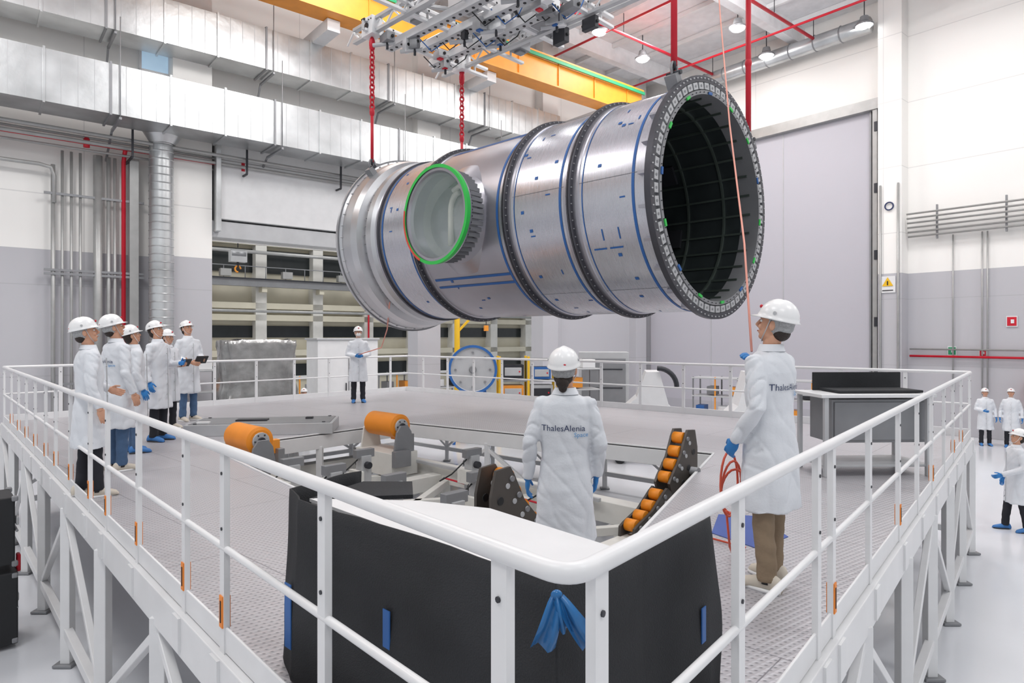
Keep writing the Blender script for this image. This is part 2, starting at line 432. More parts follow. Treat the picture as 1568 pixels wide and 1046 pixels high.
area(-10,-12,14.2,2.5,200,(1,0,-.3))  # added wash aimed at wall_right, no lamp body
for lx in (-22,-12): area(lx,6,11.5,4,380)  # lights added to brighten the adjacent hall, without fittings

# ---------------------------------------------------------------- platform
N=V((.14,1.56,0));L_=V((-9.5,12.2,0));F=V((-3.1,19.2,0));R_=V((7.3,10.4,0))
H1=V((-4.3,9.3,0));H2=V((-2.0,12.1,0));H3=V((2.75,8.9,0));H4=V((.3,3.75,0))
b=MB()
outer=[N,R_,F,L_]; inner=[H4,H3,H2,H1]
for z,fl in ((ZD,False),(ZD-.05,True)):
    vs=[V((p.x,p.y,z)) for p in outer]+[V((p.x,p.y,z)) for p in inner]
    fs=[(i,(i+1)%4,4+(i+1)%4,4+i) for i in range(4)]
    if fl: fs=[f[::-1] for f in fs]
    b.add(vs,fs,M_deck)
def edge(a,c,z,w,h,m=M_white): b.bar((a.x,a.y,z),(c.x,c.y,z),w,h,m)
for i in range(4):
    a,c=outer[i],outer[(i+1)%4]; edge(a,c,ZD-.13,.09,.24); edge(a,c,ZD+.06,.015,.13); edge(a,c,.35,.08,.1)
    a2,c2=inner[i],inner[(i+1)%4]; edge(a2,c2,ZD-.13,.08,.22); edge(a2,c2,ZD+.005,.03,.02)
    for (p,q) in ((a,c),(a2,c2)):
        d=q-p; n=max(2,int(d.length/1.6))
        for k in range(n):
            s_=p+d*(k/n); b.bar((s_.x,s_.y,ZD-.2),(s_.x,s_.y,0.02),.1,.1,M_white)
            b.box((s_.x,s_.y,.02),(.2,.2,.03),M_grey)
            e_=p+d*((k+1)/n)
            if k%2: b.bar((s_.x,s_.y,.4),(e_.x,e_.y,ZD-.3),.06,.06,M_white)
            else: b.bar((s_.x,s_.y,ZD-.3),(e_.x,e_.y,.4),.06,.06,M_white)
    for k in range(5):
        f=(k+.5)/5; p=a.lerp(c,f); q=a2.lerp(c2,f); b.bar((p.x,p.y,ZD-.13),(q.x,q.y,ZD-.13),.08,.16,M_white)
b.box((.42,4.5,1.57),(1.0,.75,.06),M_deck,-.75)
for x,y in ((.1,4.4),(.4,4.1),(.45,4.85),(.75,4.55)): b.bar((x,y,1.54),(x,y,0),.06,.06,M_white)
b.build('access_platform',bevel=.006)
# raised grey bridging plate beside the opening
b=MB(); b.box((0,0,.09),(2.3,.95,.18),M_lgrey); b.box((0,0,.185),(2.2,.85,.01),M_grey); b.box((-.2,-.05,.2),(.5,.18,.03),M_dark); b.box((-.9,-.3,.2),(.2,.08,.03),M_white); b.box((.7,.1,.2),(.12,.12,.04),M_dark)
for x in (-1.0,1.0):
    for y in (-.4,.4): b.cyl((x,y,.19),(x,y,.2),.03,M_dark,seg=8)
b.build('bridging_plate',Matrix.Translation((-4.15,11.0,ZD+.001))@Matrix.Rotation(.15,4,'Z'),bevel=.01)

# railing
def railing():
    b=MB(); zt=ZD+1.05-.028; zm=ZD+.52
    def line(a,c,qs,tags):
        d=(c-a).normalized(); n=V((-d.y,d.x,0)); ang=math.atan2(d.y,d.x)
        for i,q in enumerate(qs):
            p=a+d*q
            b.box((p.x,p.y,(zt+ZD-.24)/2),(.062,.03,zt-ZD+.24),M_white,ang)
            b.box((p.x,p.y,ZD-.12),(.12,.12,.2),M_white,ang)
            for zz in (zt-.12,zm+.1): b.cyl(V((p.x,p.y,zz))-n*.02,V((p.x,p.y,zz))+n*.02,.009,M_dark,seg=8)
            if i in tags:
                for sgn in (-1,1):
                    b.box(V((p.x,p.y,ZD+.2))+n*sgn*.018,(.045,.006,.16),M_tag,ang)
                    b.box(V((p.x,p.y,ZD+.2))+n*sgn*.022,(.012,.004,.11),M_black,ang)
    line(N,L_,(.245,1.28,2.39,3.05,4.16,5.2,5.95,7.0,8.0,8.8,9.8,10.8,11.8,12.9,14.2),{2,3,4,5,6,7,8,9,10,11,12,13})
    line(N,R_,(.12,1.11,2.2,2.5,3.47,4.6,5.6,6.6,7.7,8.7,9.8,11.2),{3,5,7,9,10})
    line(L_,F,(.9,1.9,2.9,3.9,4.9,5.9,6.9,7.9,8.9),set())
    line(R_,F,(.9,1.9,2.9,3.9,4.9,5.9,6.9,7.9,8.9,9.9,10.9,11.9,12.9),set())
    def corner(p,a,c,r,z):
        out=[]
        for k in range(9):
            t=k/8; q=(p+a*r)*(1-t)**2+p*2*t*(1-t)+(p+c*r)*t*t; out.append(V((q.x,q.y,z)))
        return out
    P=[N,R_,F,L_]
    for z,rr in ((zt,.027),(zm,.017)):
        pts=[]
        for i in range(4):
            p=P[i]; a=(P[i-1]-p).normalized(); c=(P[(i+1)%4]-p).normalized()
            pts+=corner(p,a,c,.09,z)
        b.tube(pts,rr,M_white,16,closed=True)
    return b.build('safety_railing')
railing()

# black foam covered guard
def grid_sheet(b,path,z0,z1,m,nz=10,amp=.02,sub=10,lean=0):
    pts=[]
    for i in range(len(path)-1):
        for k in range(sub): pts.append(V(path[i]).lerp(V(path[i+1]),k/sub))
    pts.append(V(path[-1])); vs=[];n=len(pts)
    cen=sum(pts,V((0,0)))/n
    for j in range(nz+1):
        z=z0+(z1-z0)*j/nz
        for i,p in enumerate(pts):
            o=(p-cen).normalized()
            d=noise.noise(V((p.x*2.2,p.y*2.2,z*1.5)))*amp*2+noise.noise(V((p.x*7,p.y*7,z*3+5)))*amp*.9
            q=p+o*(d+lean*(1-j/nz)); vs.append(V((q.x,q.y,z+noise.noise(V((p.x*3,p.y*3,9)))*.012)))
    fs=[(j*n+i,j*n+i+1,(j+1)*n+i+1,(j+1)*n+i) for j in range(nz) for i in range(n-1)]
    b.add(vs,fs,m,True)
b=MB()
grid_sheet(b,[(-.85,3.65),(-1.09,3.2),(-.98,3.0),(.09,2.03),(.13,1.99),(.2,2.05),(.76,2.64),(.83,2.74),(.85,2.84)],ZD+.01,ZD+.85,M_fab,nz=16,lean=.05)
b.prism([(-.98,3.16),(.13,2.05),(.44,2.36),(-.1,2.98),(-.45,3.12)],ZD+.8,ZD+.815,M_white)
b.prism([(-1.0,3.22),(-.5,3.3),(-.55,3.6),(-.82,3.6)],ZD+.78,ZD+.8,M_fab)
for x,y in ((-.95,3.2),(.13,2.12),(.75,2.75)): b.box((x,y,ZD+.4),(.05,.05,.8),M_white)
def tapeq(p,q,z,w,h,off=.05,m=M_blue):
    p=V(p);q=V(q);d=(q-p).normalized();n=V((d.y,-d.x)); c=p+n*off
    b.box((c.x,c.y,z),(w,.004,h),m,math.atan2(d.y,d.x))
tapeq((-.45,2.55),(.13,1.98),ZD+.47,.045,.15,.048); tapeq((-1.0,3.08),(.13,1.98),ZD+.3,.06,.3,.06); tapeq((.74,2.62),(1.2,3.2),ZD+.45,.04,.14,.03)
ob=b.build('foam_covered_guard'); so=ob.modifiers.new('thick','SOLIDIFY'); so.thickness=.008
b=MB()
def strip(p0,p1,w0,w1,seed):
    p0=V(p0);p1=V(p1);d=(p1-p0).normalized(); sd=d.cross(V((0,1,0))).normalized(); n=8;m=6;vs=[]
    for i in range(n+1):
        f=i/n; p=p0.lerp(p1,f); w_=w0+(w1-w0)*f**.7
        for j in range(m+1):
            g=j/m-.5; vs.append(p+sd*(g*w_)+V((0,.018*math.sin(g*9+seed+f*2)*(.4+f)-.02*math.sin(f*3),0)))
    b.add(vs,[(i*(m+1)+j,i*(m+1)+j+1,(i+1)*(m+1)+j+1,(i+1)*(m+1)+j) for i in range(n) for j in range(m)],M_bluep,True)
y=1.93
strip((.13,y,ZD+.83),(.09,y-.02,ZD+.69),.03,.08,1); strip((.14,y-.01,ZD+.83),(.235,y-.03,ZD+.70),.03,.07,3); strip((.13,y,ZD+.84),(.16,y-.02,ZD+.74),.02,.04,5)
b.ell((.132,y,ZD+.835),(.018,.012,.016),M_bluep)
b.build('blue_plastic_ribbon')

# ---------------------------------------------------------------- space module
MM=Matrix.Translation((2.717,8.8,5.30))@Matrix.Rotation(math.radians(136),4,'Z')
mod=empty('space_module_pressure_shell',MM)
def pt(t,r,a): return V((t,r*math.cos(a),r*math.sin(a)))
b=MB()
b.lathe([(.08,1.5),(1.2,1.5)],M_mod); b.lathe([(1.2,1.5),(2.4,1.5)],M_mod); b.lathe([(2.4,1.5),(4.6,1.5)],M_mod2); b.lathe([(4.6,1.5),(5.75,1.5)],M_mod)
b.lathe([(5.75,1.5),(5.8,1.56),(5.95,1.56),(5.97,1.47),(6.1,1.47),(6.16,1.62),(6.3,1.66),(6.55,1.68),(6.62,1.72),(6.7,1.72),(6.72,1.6),(6.8,1.55),(6.85,1.45),(6.85,1.0),(6.85,.02)],M_modl)
for k in range(18):
    a=2*math.pi*k/18+.1
    for t0,t1 in ((.14,1.2),(1.32,2.4)):
        if k%3==0: b.bar(pt(t0,1.501,a),pt(t1,1.501,a),.008,.004,M_grey)
b.build('shell',parent=mod,M=Matrix())
b=MB()
def boltring(t,r,n,rad,ln,m):
    for k in range(n):
        a=2*math.pi*k/n
        p=pt(t,r,a); b.cyl(p-V((ln/2,0,0)),p+V((ln/2,0,0)),rad,m,seg=6)
for t in (1.25,2.45,4.6):
    b.lathe([(t-.035,1.49),(t-.035,1.57),(t-.005,1.575),(t-.005,1.55),(t+.005,1.55),(t+.005,1.575),(t+.035,1.57),(t+.035,1.49)],M_ring)
    b.lathe([(t-.13,1.5),(t-.12,1.515),(t-.035,1.515)],M_mod2); b.lathe([(t+.035,1.515),(t+.12,1.515),(t+.13,1.5)],M_mod2)
    boltring(t,1.55,90,.009,.1,M_grey)
b.lathe([(5.6,1.5),(5.6,1.535),(5.65,1.535),(5.65,1.5)],M_ring)
b.lathe([(5.99,1.475),(6.08,1.475)],M_ring); b.lathe([(6.60,1.70),(6.60,1.735),(6.62,1.735),(6.62,1.70)],M_grey)
boltring(6.0,1.52,60,.010,.1,M_grey); boltring(6.6,1.69,48,.010,.17,M_lgrey)
b.build('ring_frames',parent=mod,M=Matrix())
b=MB()
b.lathe([(-.02,1.53),(-.02,1.61),(.04,1.61),(.04,1.57),(.09,1.57),(.09,1.49)],M_ring)
b.lathe([(-.02,1.53),(.02,1.53),(.02,1.43),(-.03,1.42),(-.03,1.37),(.25,1.37)],M_grey)
for k in range(60):
    a=2*math.pi*(k+.5)/60; p=pt(0.0,1.478,a); R=Matrix.Rotation(a,3,'X')
    b.box(p,(.045,.085,.115),M_lgrey,R=R); b.cyl(pt(-.028,1.478,a),pt(-.02,1.478,a),.018,M_grey,seg=8)
boltring(-.02,1.575,100,.009,.03,M_lgrey); boltring(-.032,1.395,80,.007,.02,M_dark)
for k in range(24):
    a=2*math.pi*(k+.3)/24; R=Matrix.Rotation(a,3,'X'); b.box(pt(.13,1.53,a),(.12,.06,.04),M_mod2,R=R)
b.build('end_flange',parent=mod,M=Matrix())
b=MB()
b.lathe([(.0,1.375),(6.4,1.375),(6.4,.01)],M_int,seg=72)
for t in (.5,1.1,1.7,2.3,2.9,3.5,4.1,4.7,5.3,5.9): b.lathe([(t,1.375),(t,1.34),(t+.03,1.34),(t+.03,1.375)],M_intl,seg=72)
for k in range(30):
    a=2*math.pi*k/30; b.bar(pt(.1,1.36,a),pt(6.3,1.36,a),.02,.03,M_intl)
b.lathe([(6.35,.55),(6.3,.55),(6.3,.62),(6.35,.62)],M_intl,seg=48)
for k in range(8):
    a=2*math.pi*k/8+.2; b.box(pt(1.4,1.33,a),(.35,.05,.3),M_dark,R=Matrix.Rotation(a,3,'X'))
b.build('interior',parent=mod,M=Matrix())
b=MB()
po=(3.54,0,0)
b.lathe([(1.25,.86),(1.42,.7),(1.6,.64),(1.84,.64),(1.84,.74),(1.93,.745),(1.93,.66),(1.85,.62)],M_mod2,po,(0,1,0),72)
b.lathe([(1.87,.745),(1.945,.755),(1.945,.705)],M_gtape,po,(0,1,0),72)
b.lathe([(1.88,.757),(1.95,.758),(1.95,.72)],M_rtape,po,(0,1,0),30,a0=-.2,a1=1.1)
b.lathe([(1.93,.66),(1.35,.62),(1.35,.58)],M_lgrey,po,(0,1,0),64)
for k in range(48):
    a=2*math.pi*k/48; d=V((math.cos(a),0,math.sin(a))); c=V((3.54,0,0))
    b.bar(c+d*.67+V((0,1.55,0)),c+d*.69+V((0,1.84,0)),.022,.06,M_grey); b.cyl(c+d*.7+V((0,1.80,0)),c+d*.7+V((0,1.84,0)),.016,M_dark,seg=6)
b.build('radial_port',parent=mod,M=Matrix())
b=MB()
M_pane=mat('clear_cover_film','#b9cfc4',.06,0,.1,alpha=.25)
M_inner=mat('port_inner_panel','#4e6357',.4,0,.25,2)
b.lathe([(1.9,.66),(1.9,.001)],M_pane,po,(0,1,0),64,False)
b.build('port_cover',parent=mod,M=Matrix())
b=MB()
b.lathe([(1.40,.62),(1.40,.001)],M_inner,po,(0,1,0),48,False)
b.tube([(3.54-.08-.2*math.cos(a),1.5,.12+.28*math.sin(a)) for a in [k*math.pi/10 for k in range(5,11)]]+[(3.66,1.5,-.1),(3.66,1.5,-.42)],.05,M_cream,8)
b.tube([(3.2,1.55,.35),(3.4,1.55,.48),(3.55,1.55,.42)],.04,M_cream,8)
b.box((3.34,1.43,-.05),(.32,.04,.7),M_darkwin); b.box((3.8,1.43,.1),(.12,.04,.5),M_darkwin)
b.build('port_interior',parent=mod,M=Matrix())
b=MB()
def patch(t,a,dt,da,m=M_blue,r=1.504):
    n=max(2,int(abs(da)/.05)); vs=[]
    for i in range(n+1):
        aa=a+da*i/n; vs+=[pt(t,r,aa),pt(t+dt,r,aa)]
    b.add(vs,[(2*i,2*i+1,2*i+3,2*i+2) for i in range(n)],m)
for t0,wd in ((.27,.04),(1.42,.04),(1.06,.015),(2.61,.045),(5.5,.04),(4.75,.03),(2.28,.015)): b.lathe([(t0,1.5045),(t0+wd,1.5045)],M_blue)
rd=random.Random(3)
for k in range(110):
    t=rd.uniform(.35,5.4)
    if min(abs(t-x) for x in (1.25,2.45,4.6))<.22: continue
    a=rd.uniform(-1.5,1.9)
    if 2.6<t<4.5 and abs(a)<.65: continue
    q=rd.random()
    if q<.5: patch(t,a,.055,.03)
    elif q<.75: patch(t,a,.08,.013)
    else: patch(t,a,.02,.05)
for a in (-.66,-.76,1.0,1.08): patch(2.66,a,1.75,.03 if a<0 else .05)
for t in (.55,.8): 
    patch(t,-.5,.2,.015); patch(t,-.42,.02,.1)
for k in range(14):
    a=2*math.pi*k/14+.1
    R=Matrix.Rotation(a,3,'X'); b.box(pt(-.04,1.385,a),(.015,.035,.09),M_gtape if k%3 else M_blue,R=R)
b.build('tape_marks',parent=mod,M=Matrix())
b=MB()
LUG=[(0.1,.86,1.36),(0.1,-1.3,.98),(6.4,1.12,1.26),(6.4,-1.16,1.24)]
for t,y,z in LUG:
    r=math.hypot(y,z); a=math.atan2(z,y); R=Matrix.Rotation(a,3,'X')
    b.box(pt(t,r+.02,a),(.16,.18,.12),M_grey,R=R); b.cyl(V((t-.1,y,z+.12)),V((t+.1,y,z+.12)),.03,M_dark)
    b.tube([V((t,y+.07*math.cos(q),z+.17+.1*math.sin(q))) for q in [i*math.pi/6 for i in range(12)]],.018,M_grey,6,closed=True)
b.build('lifting_lugs',parent=mod,M=Matrix())

# slings
ZS=9.15
for i,(t,y,z) in enumerate(LUG):
    p=MM@V((t,y,z+.22)); b=MB()
    b.cyl(p,(p.x,p.y,p.z+ (ZS-p.z)*.42),.03,M_red,seg=8)
    if i<2: b.cyl((p.x,p.y,p.z),(p.x,p.y,ZS-.25),.042,M_red,seg=8)
    z0=p.z+(ZS-p.z)*.4; k=0
    zz=z0
    while zz<ZS and i>=2:
        pts=[]
        for j in range(10):
            q=2*math.pi*j/10; u=.04*math.cos(q); vv=.065*math.sin(q)
            pts.append((p.x+(u if k%2 else u*.5),p.y+(0 if k%2 else u),zz+vv))
        b.tube(pts,.016,M_red,6,closed=True); zz+=.095; k+=1
    b.ell((p.x,p.y,z0),(.05,.05,.09),M_red); b.tube([(p.x,p.y+.04*math.cos(q),p.z+.05*math.sin(q)) for q in [j*math.pi/5 for j in range(10)]],.02,M_dark,6,closed=True)
    b.ell((p.x,p.y,ZS-.12),(.06,.06,.14),M_red)
    b.build('lifting_sling')

# spreader frame
MS=Matrix.Translation((2.717,8.8,0))@Matrix.Rotation(math.radians(136),4,'Z')
b=MB(); zs=ZS+.18
for y in (1.12,-1.14):
    for dz in (-.1,.14): b.bar((-1.2,y,zs+dz),(7.0,y,zs+dz),.1,.06,M_lgrey)
    x=-1.1
    while x<6.9:
        b.bar((x,y,zs-.08),(x+.22,y,zs+.12),.03,.03,M_white); b.bar((x+.22,y,zs+.12),(x+.44,y,zs-.08),.03,.03,M_white); x+=.44
    for x in (.1,6.4):
        b.box((x,y,zs),(.35,.24,.34),M_white); b.cyl((x,y-.14,zs),(x,y+.14,zs),.06,M_dark)
        for q in range(5): b.cyl((x-.14+q*.07,y-.13,zs+.1),(x-.14+q*.07,y+.13,zs+.1),.014,M_black,seg=8)
for x in (6.4,5.3,4.2,3.0,.1):
    for dz in (-.08,.1): b.bar((x,-1.9,zs+dz),(x,1.9 if x!=6.4 else 1.3,zs+dz),.09,.05,M_white)
    for y in range(-7,7):
        b.cyl((x-.05,y*.22,zs+.1),(x+.05,y*.22,zs+.1),.02,M_black,seg=8); b.box((x,y*.22,zs),(.04,.03,.2),M_lgrey)
for (xa,ya,xb,yb) in ((6.6,.6,3.2,.6),(6.6,-.5,3.2,-.5),(6.2,.1,2.8,.1)):
    b.bar((xa,ya,zs-.2),(xb,yb,zs-.2),.16,.03,M_lgrey); b.bar((xa,ya+.08,zs-.14),(xb,yb+.08,zs-.14),.02,.14,M_white)
    n=int(abs(xa-xb)/.17)
    for k in range(n): b.cyl((xa-.1-k*.17,ya,zs-.225),(xa-.1-k*.17,ya,zs-.21),.03,M_black,seg=10)
for (x,y,sx,sy,sz,m) in ((4.7,-.6,.7,.5,.4,M_white),(4.6,.3,.5,.5,.3,M_lgrey),(3.9,-.9,.6,.4,.5,M_white),(5.6,-.9,.5,.3,.25,M_lgrey),(5.7,.5,.4,.6,.2,M_white),(3.3,.1,.6,.8,.35,M_lgrey),(4.2,-1.5,.5,.4,.3,M_white),(5.0,-1.5,.3,.3,.5,M_grey)):
    b.box((x,y,zs+.2),(sx,sy,sz),m); b.box((x,y,zs+.2+sz/2+.02),(sx*.7,sy*.7,.05),M_dark); b.box((x,y,zs+.2-sz/2-.02),(sx*.5,sy*.6,.05),M_grey)
    for q in range(4): b.cyl((x-sx/2-.01,y-sy/3+q*sy*.2,zs+.2),(x+sx/2+.01,y-sy/3+q*sy*.2,zs+.2),.03,M_black,seg=8)
# hanging actuators, angle plates and valve blocks below the frame
rs=random.Random(11)
for k in range(22):
    x=rs.uniform(2.6,6.1); y=rs.uniform(-1.3,1.0); m=(M_white,M_lgrey,M_grey,M_dark)[k%4]
    s1=rs.uniform(.12,.35); s2=rs.uniform(.08,.2); h=rs.uniform(.1,.3); z=zs-.22-h/2+.05
    b.box((x,y,z),(s1,s2,h),m,rs.uniform(-.3,.3)); b.cyl((x-s1*.6,y,z),(x+s1*.6,y,z),.03,M_black,seg=8)
    if k%3==0: b.cyl((x,y,z-h/2-.12),(x,y,z-h/2),.025,M_dark,seg=8); b.cyl((x-.1,y-.1,z-h/2),(x+.25,y+.15,z-h/2-.02),.04,M_lgrey,seg=10)
    if k%4==1: b.box((x,y,z-h/2-.01),(.1,.1,.03),M_red if k%8==1 else M_blue)
for x,y in ((4.4,-.2),(5.2,-.5),(3.6,-.5),(5.9,-.2),(4.9,.9)):
    b.cyl((x,y,zs+.1),(x+.45,y,zs+.1),.1,M_lgrey); b.cyl((x+.45,y,zs+.1),(x+.5,y,zs+.1),.115,M_dark); b.cyl((x-.2,y,zs+.1),(x,y,zs+.1),.04,M_dark)
for k in range(12):
    x=2.8+k*.3; y0=-1+.2*(k%5)
    b.tube([(x,y0,zs+.35),(x+.1,y0+.2,zs-.15),(x+.25,y0+.4,zs-.35),(x+.4,y0+.6,zs-.1)],.013,M_black if k%3 else M_blue,6)
for (x,y) in ((3.2,-.4),(3.2,.4)): b.bar((x,y,zs),(2.0,0,zs+2.2),.08,.08,M_lgrey)
for (x,y) in ((.8,-.4),(.8,.4)): b.bar((x,y,zs),(2.0,0,zs+2.2),.08,.08,M_lgrey)
b.bar((5.4,-1.12,zs+.14),(4.2,1.12,zs+.14),.08,.05,M_lgrey); b.bar((4.2,-1.12,zs+.14),(5.4,1.12,zs+.14),.08,.05,M_lgrey)
b.bar((-1.2,-1.9,zs+.3),(5.3,-1.9,zs+.3),.12,.1,M_lgrey)
b.box((2,0,zs+2.3),(.5,.5,.3),M_orange); b.cyl((2,0,zs+2.4),(2,0,ZT-.05),.04,M_dark)
b.build('lifting_spreader_frame',MS,bevel=.004)

# ---------------------------------------------------------------- support trolley
MG=Matrix.Translation((1.1,6.55,0))@Matrix.Rotation(math.radians(136),4,'Z')
b=MB()
for y in (1.2,-1.2): b.box((2.7,y,1.3),(7.8,.24,.26),M_cream); b.box((2.7,y,.5),(7.8,.12,.14),M_cream)
for x in (-1,0.2,2.2,4.2,6.4):
    b.box((x,0,1.2),(.22,2.4,.22),M_cream)
    for y in (1.2,-1.2):
        b.box((x,y,.65),(.16,.16,1.1),M_cream); b.bar((x,y,.5),(x+.8 if x<6 else x-.8,y,1.1),.07,.07,M_cream)
        b.cyl((x,y-.06,.1),(x,y+.06,.1),.1,M_black)
for k in range(14): b.cyl((-1+k*.55,1.33,1.3),(-1+k*.55,1.31,1.3),.02,M_dark,seg=8)
for x0 in (.5,2.6,4.6): b.bar((x0,1.1,1.2),(x0+1.4,-1.1,1.2),.1,.1,M_cream); b.bar((x0,-1.1,1.2),(x0+1.4,1.1,1.2),.1,.1,M_cream)
for y,z in ((1.42,1.5),(1.0,1.46),(-1.0,1.46)):
    b.bar((1.0,y,z),(5.0,y,z),.05,.05,M_lgrey)
b.build('support_trolley',MG,bevel=.01)
def bogie(name,x,sgn,a0,a1,nr=4):
    b=MB(); zc=3.01
    def q(xx,r,a): return V((xx,sgn*r*math.sin(a),zc-r*math.cos(a)))
    a0=math.radians(a0);a1=math.radians(a1)
    for dx in (-.09,.09):
        prof=[(1.625,a0-.01),(1.64,a0-.06),(1.80,a0-.09),(1.94,a0),(2.06,(a0*2+a1)/3),(2.12,(a0+a1)/2),(2.06,(a0+a1*2)/3),(1.94,a1),(1.80,a1+.09),(1.64,a1+.06),(1.625,a1+.01),(1.64,(a0+a1)/2)]
        r1=[q(x+dx-.015,r,a) for r,a in prof]; r2=[q(x+dx+.015,r,a) for r,a in prof]
        b.loft([r1,r2],M_plate,smooth=False)
        for f in (.15,.5,.85):
            aa=a0+(a1-a0)*f; b.cyl(q(x+dx-.022,1.87,aa),q(x+dx+.022,1.87,aa),.035,M_black,seg=12)
        for f in (.05,.35,.65,.95):
            aa=a0+(a1-a0)*f; b.cyl(q(x+dx-.022,1.74,aa),q(x+dx+.022,1.74,aa),.024,M_lgrey,seg=10)
    for k in range(nr):
        aa=a0+(a1-a0)*k/(nr-1); b.cyl(q(x-.065,1.66,aa),q(x+.065,1.66,aa),.068,M_rolor,seg=18); b.cyl(q(x-.12,1.67,aa),q(x+.12,1.67,aa),.025,M_grey,seg=10)
    am=(a0+a1)/2; p=q(x,1.95,am); b.cyl(q(x-.2,1.95,am),q(x+.2,1.95,am),.05,M_grey)
    b.bar(p,V((x,sgn*min(1.2,abs(p.y)),1.3)),.16,.12,M_cream)
    ob=b.build(name,MG); fix_normals(ob)
for x in (0.2,):
    for sg in (-1,1): bogie('roller_bogie',x,sg,17,36); bogie('roller_bogie',x,sg,45,63,4)
for x,y in ((5.3,1.45),(5.1,-.75)):
    b=MB(); z=2.03
    b.lathe([(-.4,.0),(-.4,.15),(-.38,.19),(.35,.19),(.38,.15),(.38,0)],M_rolor,(x,y,z),(1,0,0),32)
    b.cyl((x-.43,y,z),(x-.39,y,z),.12,M_lgrey); b.cyl((x-.46,y,z),(x-.43,y,z),.055,M_dark)
    for k in range(6): b.cyl((x-.445,y+.09*math.cos(k*1.047),z+.09*math.sin(k*1.047)),(x-.42,y+.09*math.cos(k*1.047),z+.09*math.sin(k*1.047)),.012,M_dark,seg=6)
    for dx in (-.47,.44): 
        prof=[(-.2,-.45),(.2,-.45),(.14,-.08),(.07,.02),(-.07,.02),(-.14,-.08)]
        b.loft([[V((x+dx+e,y+p,z+q)) for p,q in prof] for e in (-.02,.02)],M_cream if dx>0 else M_grey,smooth=False)
    b.box((x,y,1.45),(1.0,.5,.36),M_cream); b.box((x+.1,y-.35,1.85),(.12,.3,.2),M_orange); b.box((x-.55,y+.1,1.55),(.1,.3,.25),M_grey)
    b.box((x+.1,y-.48,1.65),(.3,.1,.35),M_grey); b.bar((x,y,1.3),(x,1.2 if y>0 else -1.2,1.25),.2,.2,M_cream)
    ob=b.build('drum_roller_unit',MG,bevel=.006)
b=MB()
for x,y in ((3.6,1.1),(4.3,.2),(2.6,.9),(3.2,-.9),(1.4,1.0),(1.5,-.8),(4.4,1.25),(2.0,.1)):
    b.box((x,y,1.5),(.16,.16,.5),M_lgrey); b.box((x,y,1.78),(.1,.3,.12),M_grey); b.cyl((x-.15,y,1.62),(x+.15,y,1.62),.05,M_dark); b.box((x,y+.12,1.45),(.3,.06,.2),M_cream)
    b.ell((x+.2,y,1.42),(.05,.05,.05),M_red); b.tube([(x,y,1.3),(x+.3,y+.1,1.35),(x+.6,y,1.32)],.015,M_red,6)
    b.tube([(x,y+.1,1.7),(x+.1,y+.3,1.5),(x+.3,y+.35,1.38),(x+.5,y+.1,1.36)],.012,M_black,6)
b.build('alignment_actuators',MG,bevel=.005)

# ---------------------------------------------------------------- workbench on platform
MT=Matrix.Translation((4.15,7.75,ZD))@Matrix.Rotation(.05,4,'Z')
b=MB()
b.box((0,0,.92),(1.35,.7,.04),M_white); b.box((.1,.05,.62),(1.15,.5,.5),M_grey); b.box((.1,-.21,.62),(1.1,.02,.44),M_grey)
for x in (-.6,.6):
    for y in (-.3,.3): b.box((x,y,.45),(.05,.05,.9),M_lgrey)
b.box((.1,.28,1.05),(1.1,.04,.22),M_fab); b.box((.1,.0,.96),(1.0,.45,.03),M_fab); b.box((0,0,.12),(1.25,.6,.03),M_lgrey)
b.build('workbench',MT,bevel=.006)
b=MB(); b.prism([(1.62,5.3),(1.85,4.9),(2.2,5.2),(2.15,5.8),(1.85,5.85)],ZD+.001,ZD+.006,M_mat); b.build('blue_floor_mat')
b=MB()
for k in range(3):
    b.tube([(1.47+.02*k+.075*math.cos(a),4.42+.05*math.cos(a+k)+.02*k,ZD+.60-.03*k+ (.22-.03*k)*math.sin(a)) for a in [i*math.pi/10 for i in range(20)]],.008,M_hose,6,closed=True)
b.tube([(1.45,4.42,ZD+.42),(1.5,4.5,ZD+.15),(1.6,4.75,ZD+.02),(1.75,4.9,ZD+.015),(1.5,5.2,ZD+.015)],.008,M_hose,6)
b.build('coiled_air_hose')

# ---------------------------------------------------------------- background equipment
def obj(name,fn,x,y,rz=0,bevel=.01):
    b=MB(); fn(b); return b.build(name,Matrix.Translation((x,y,0))@Matrix.Rotation(rz,4,'Z'),bevel=bevel)
def f(b):
    n=26;rings=[]
    for k in range(n):
        z=k/(n-1)*3.35; s=1-.1*(k/(n-1)); ring=[]
        for i in range(96):
            a=2*math.pi*i/96; c,s_=math.cos(a),math.sin(a); e=.35
            x=math.copysign(abs(c)**e,c)*1.0*s; y=math.copysign(abs(s_)**e,s_)*.6*s
            d=1+.08*noise.noise(V((x*3,y*3,z*1.5)))+.12*abs(noise.noise(V((x*8,y*8,z*2+3)))); ring.append(V((x*d,y*d,z+.1*noise.noise(V((x*4,y*4,1))))))
        rings.append(ring)
    b.loft(rings,M_foil)
obj('film_wrapped_equipment',f,-6.9,17.6,.6,0)
def f(b):
    b.box((0,0,1.7),(2.1,.9,3.3),M_white); b.box((0,-.47,1.7),(.03,.02,3.1),M_grey); b.box((0,0,3.37),(2.2,1,.06),M_lgrey)
    for x in (-.1,.1): b.box((x,-.48,1.7),(.03,.04,.5),M_dark)
obj('storage_cabinet',f,-5.6,21.6,.69)
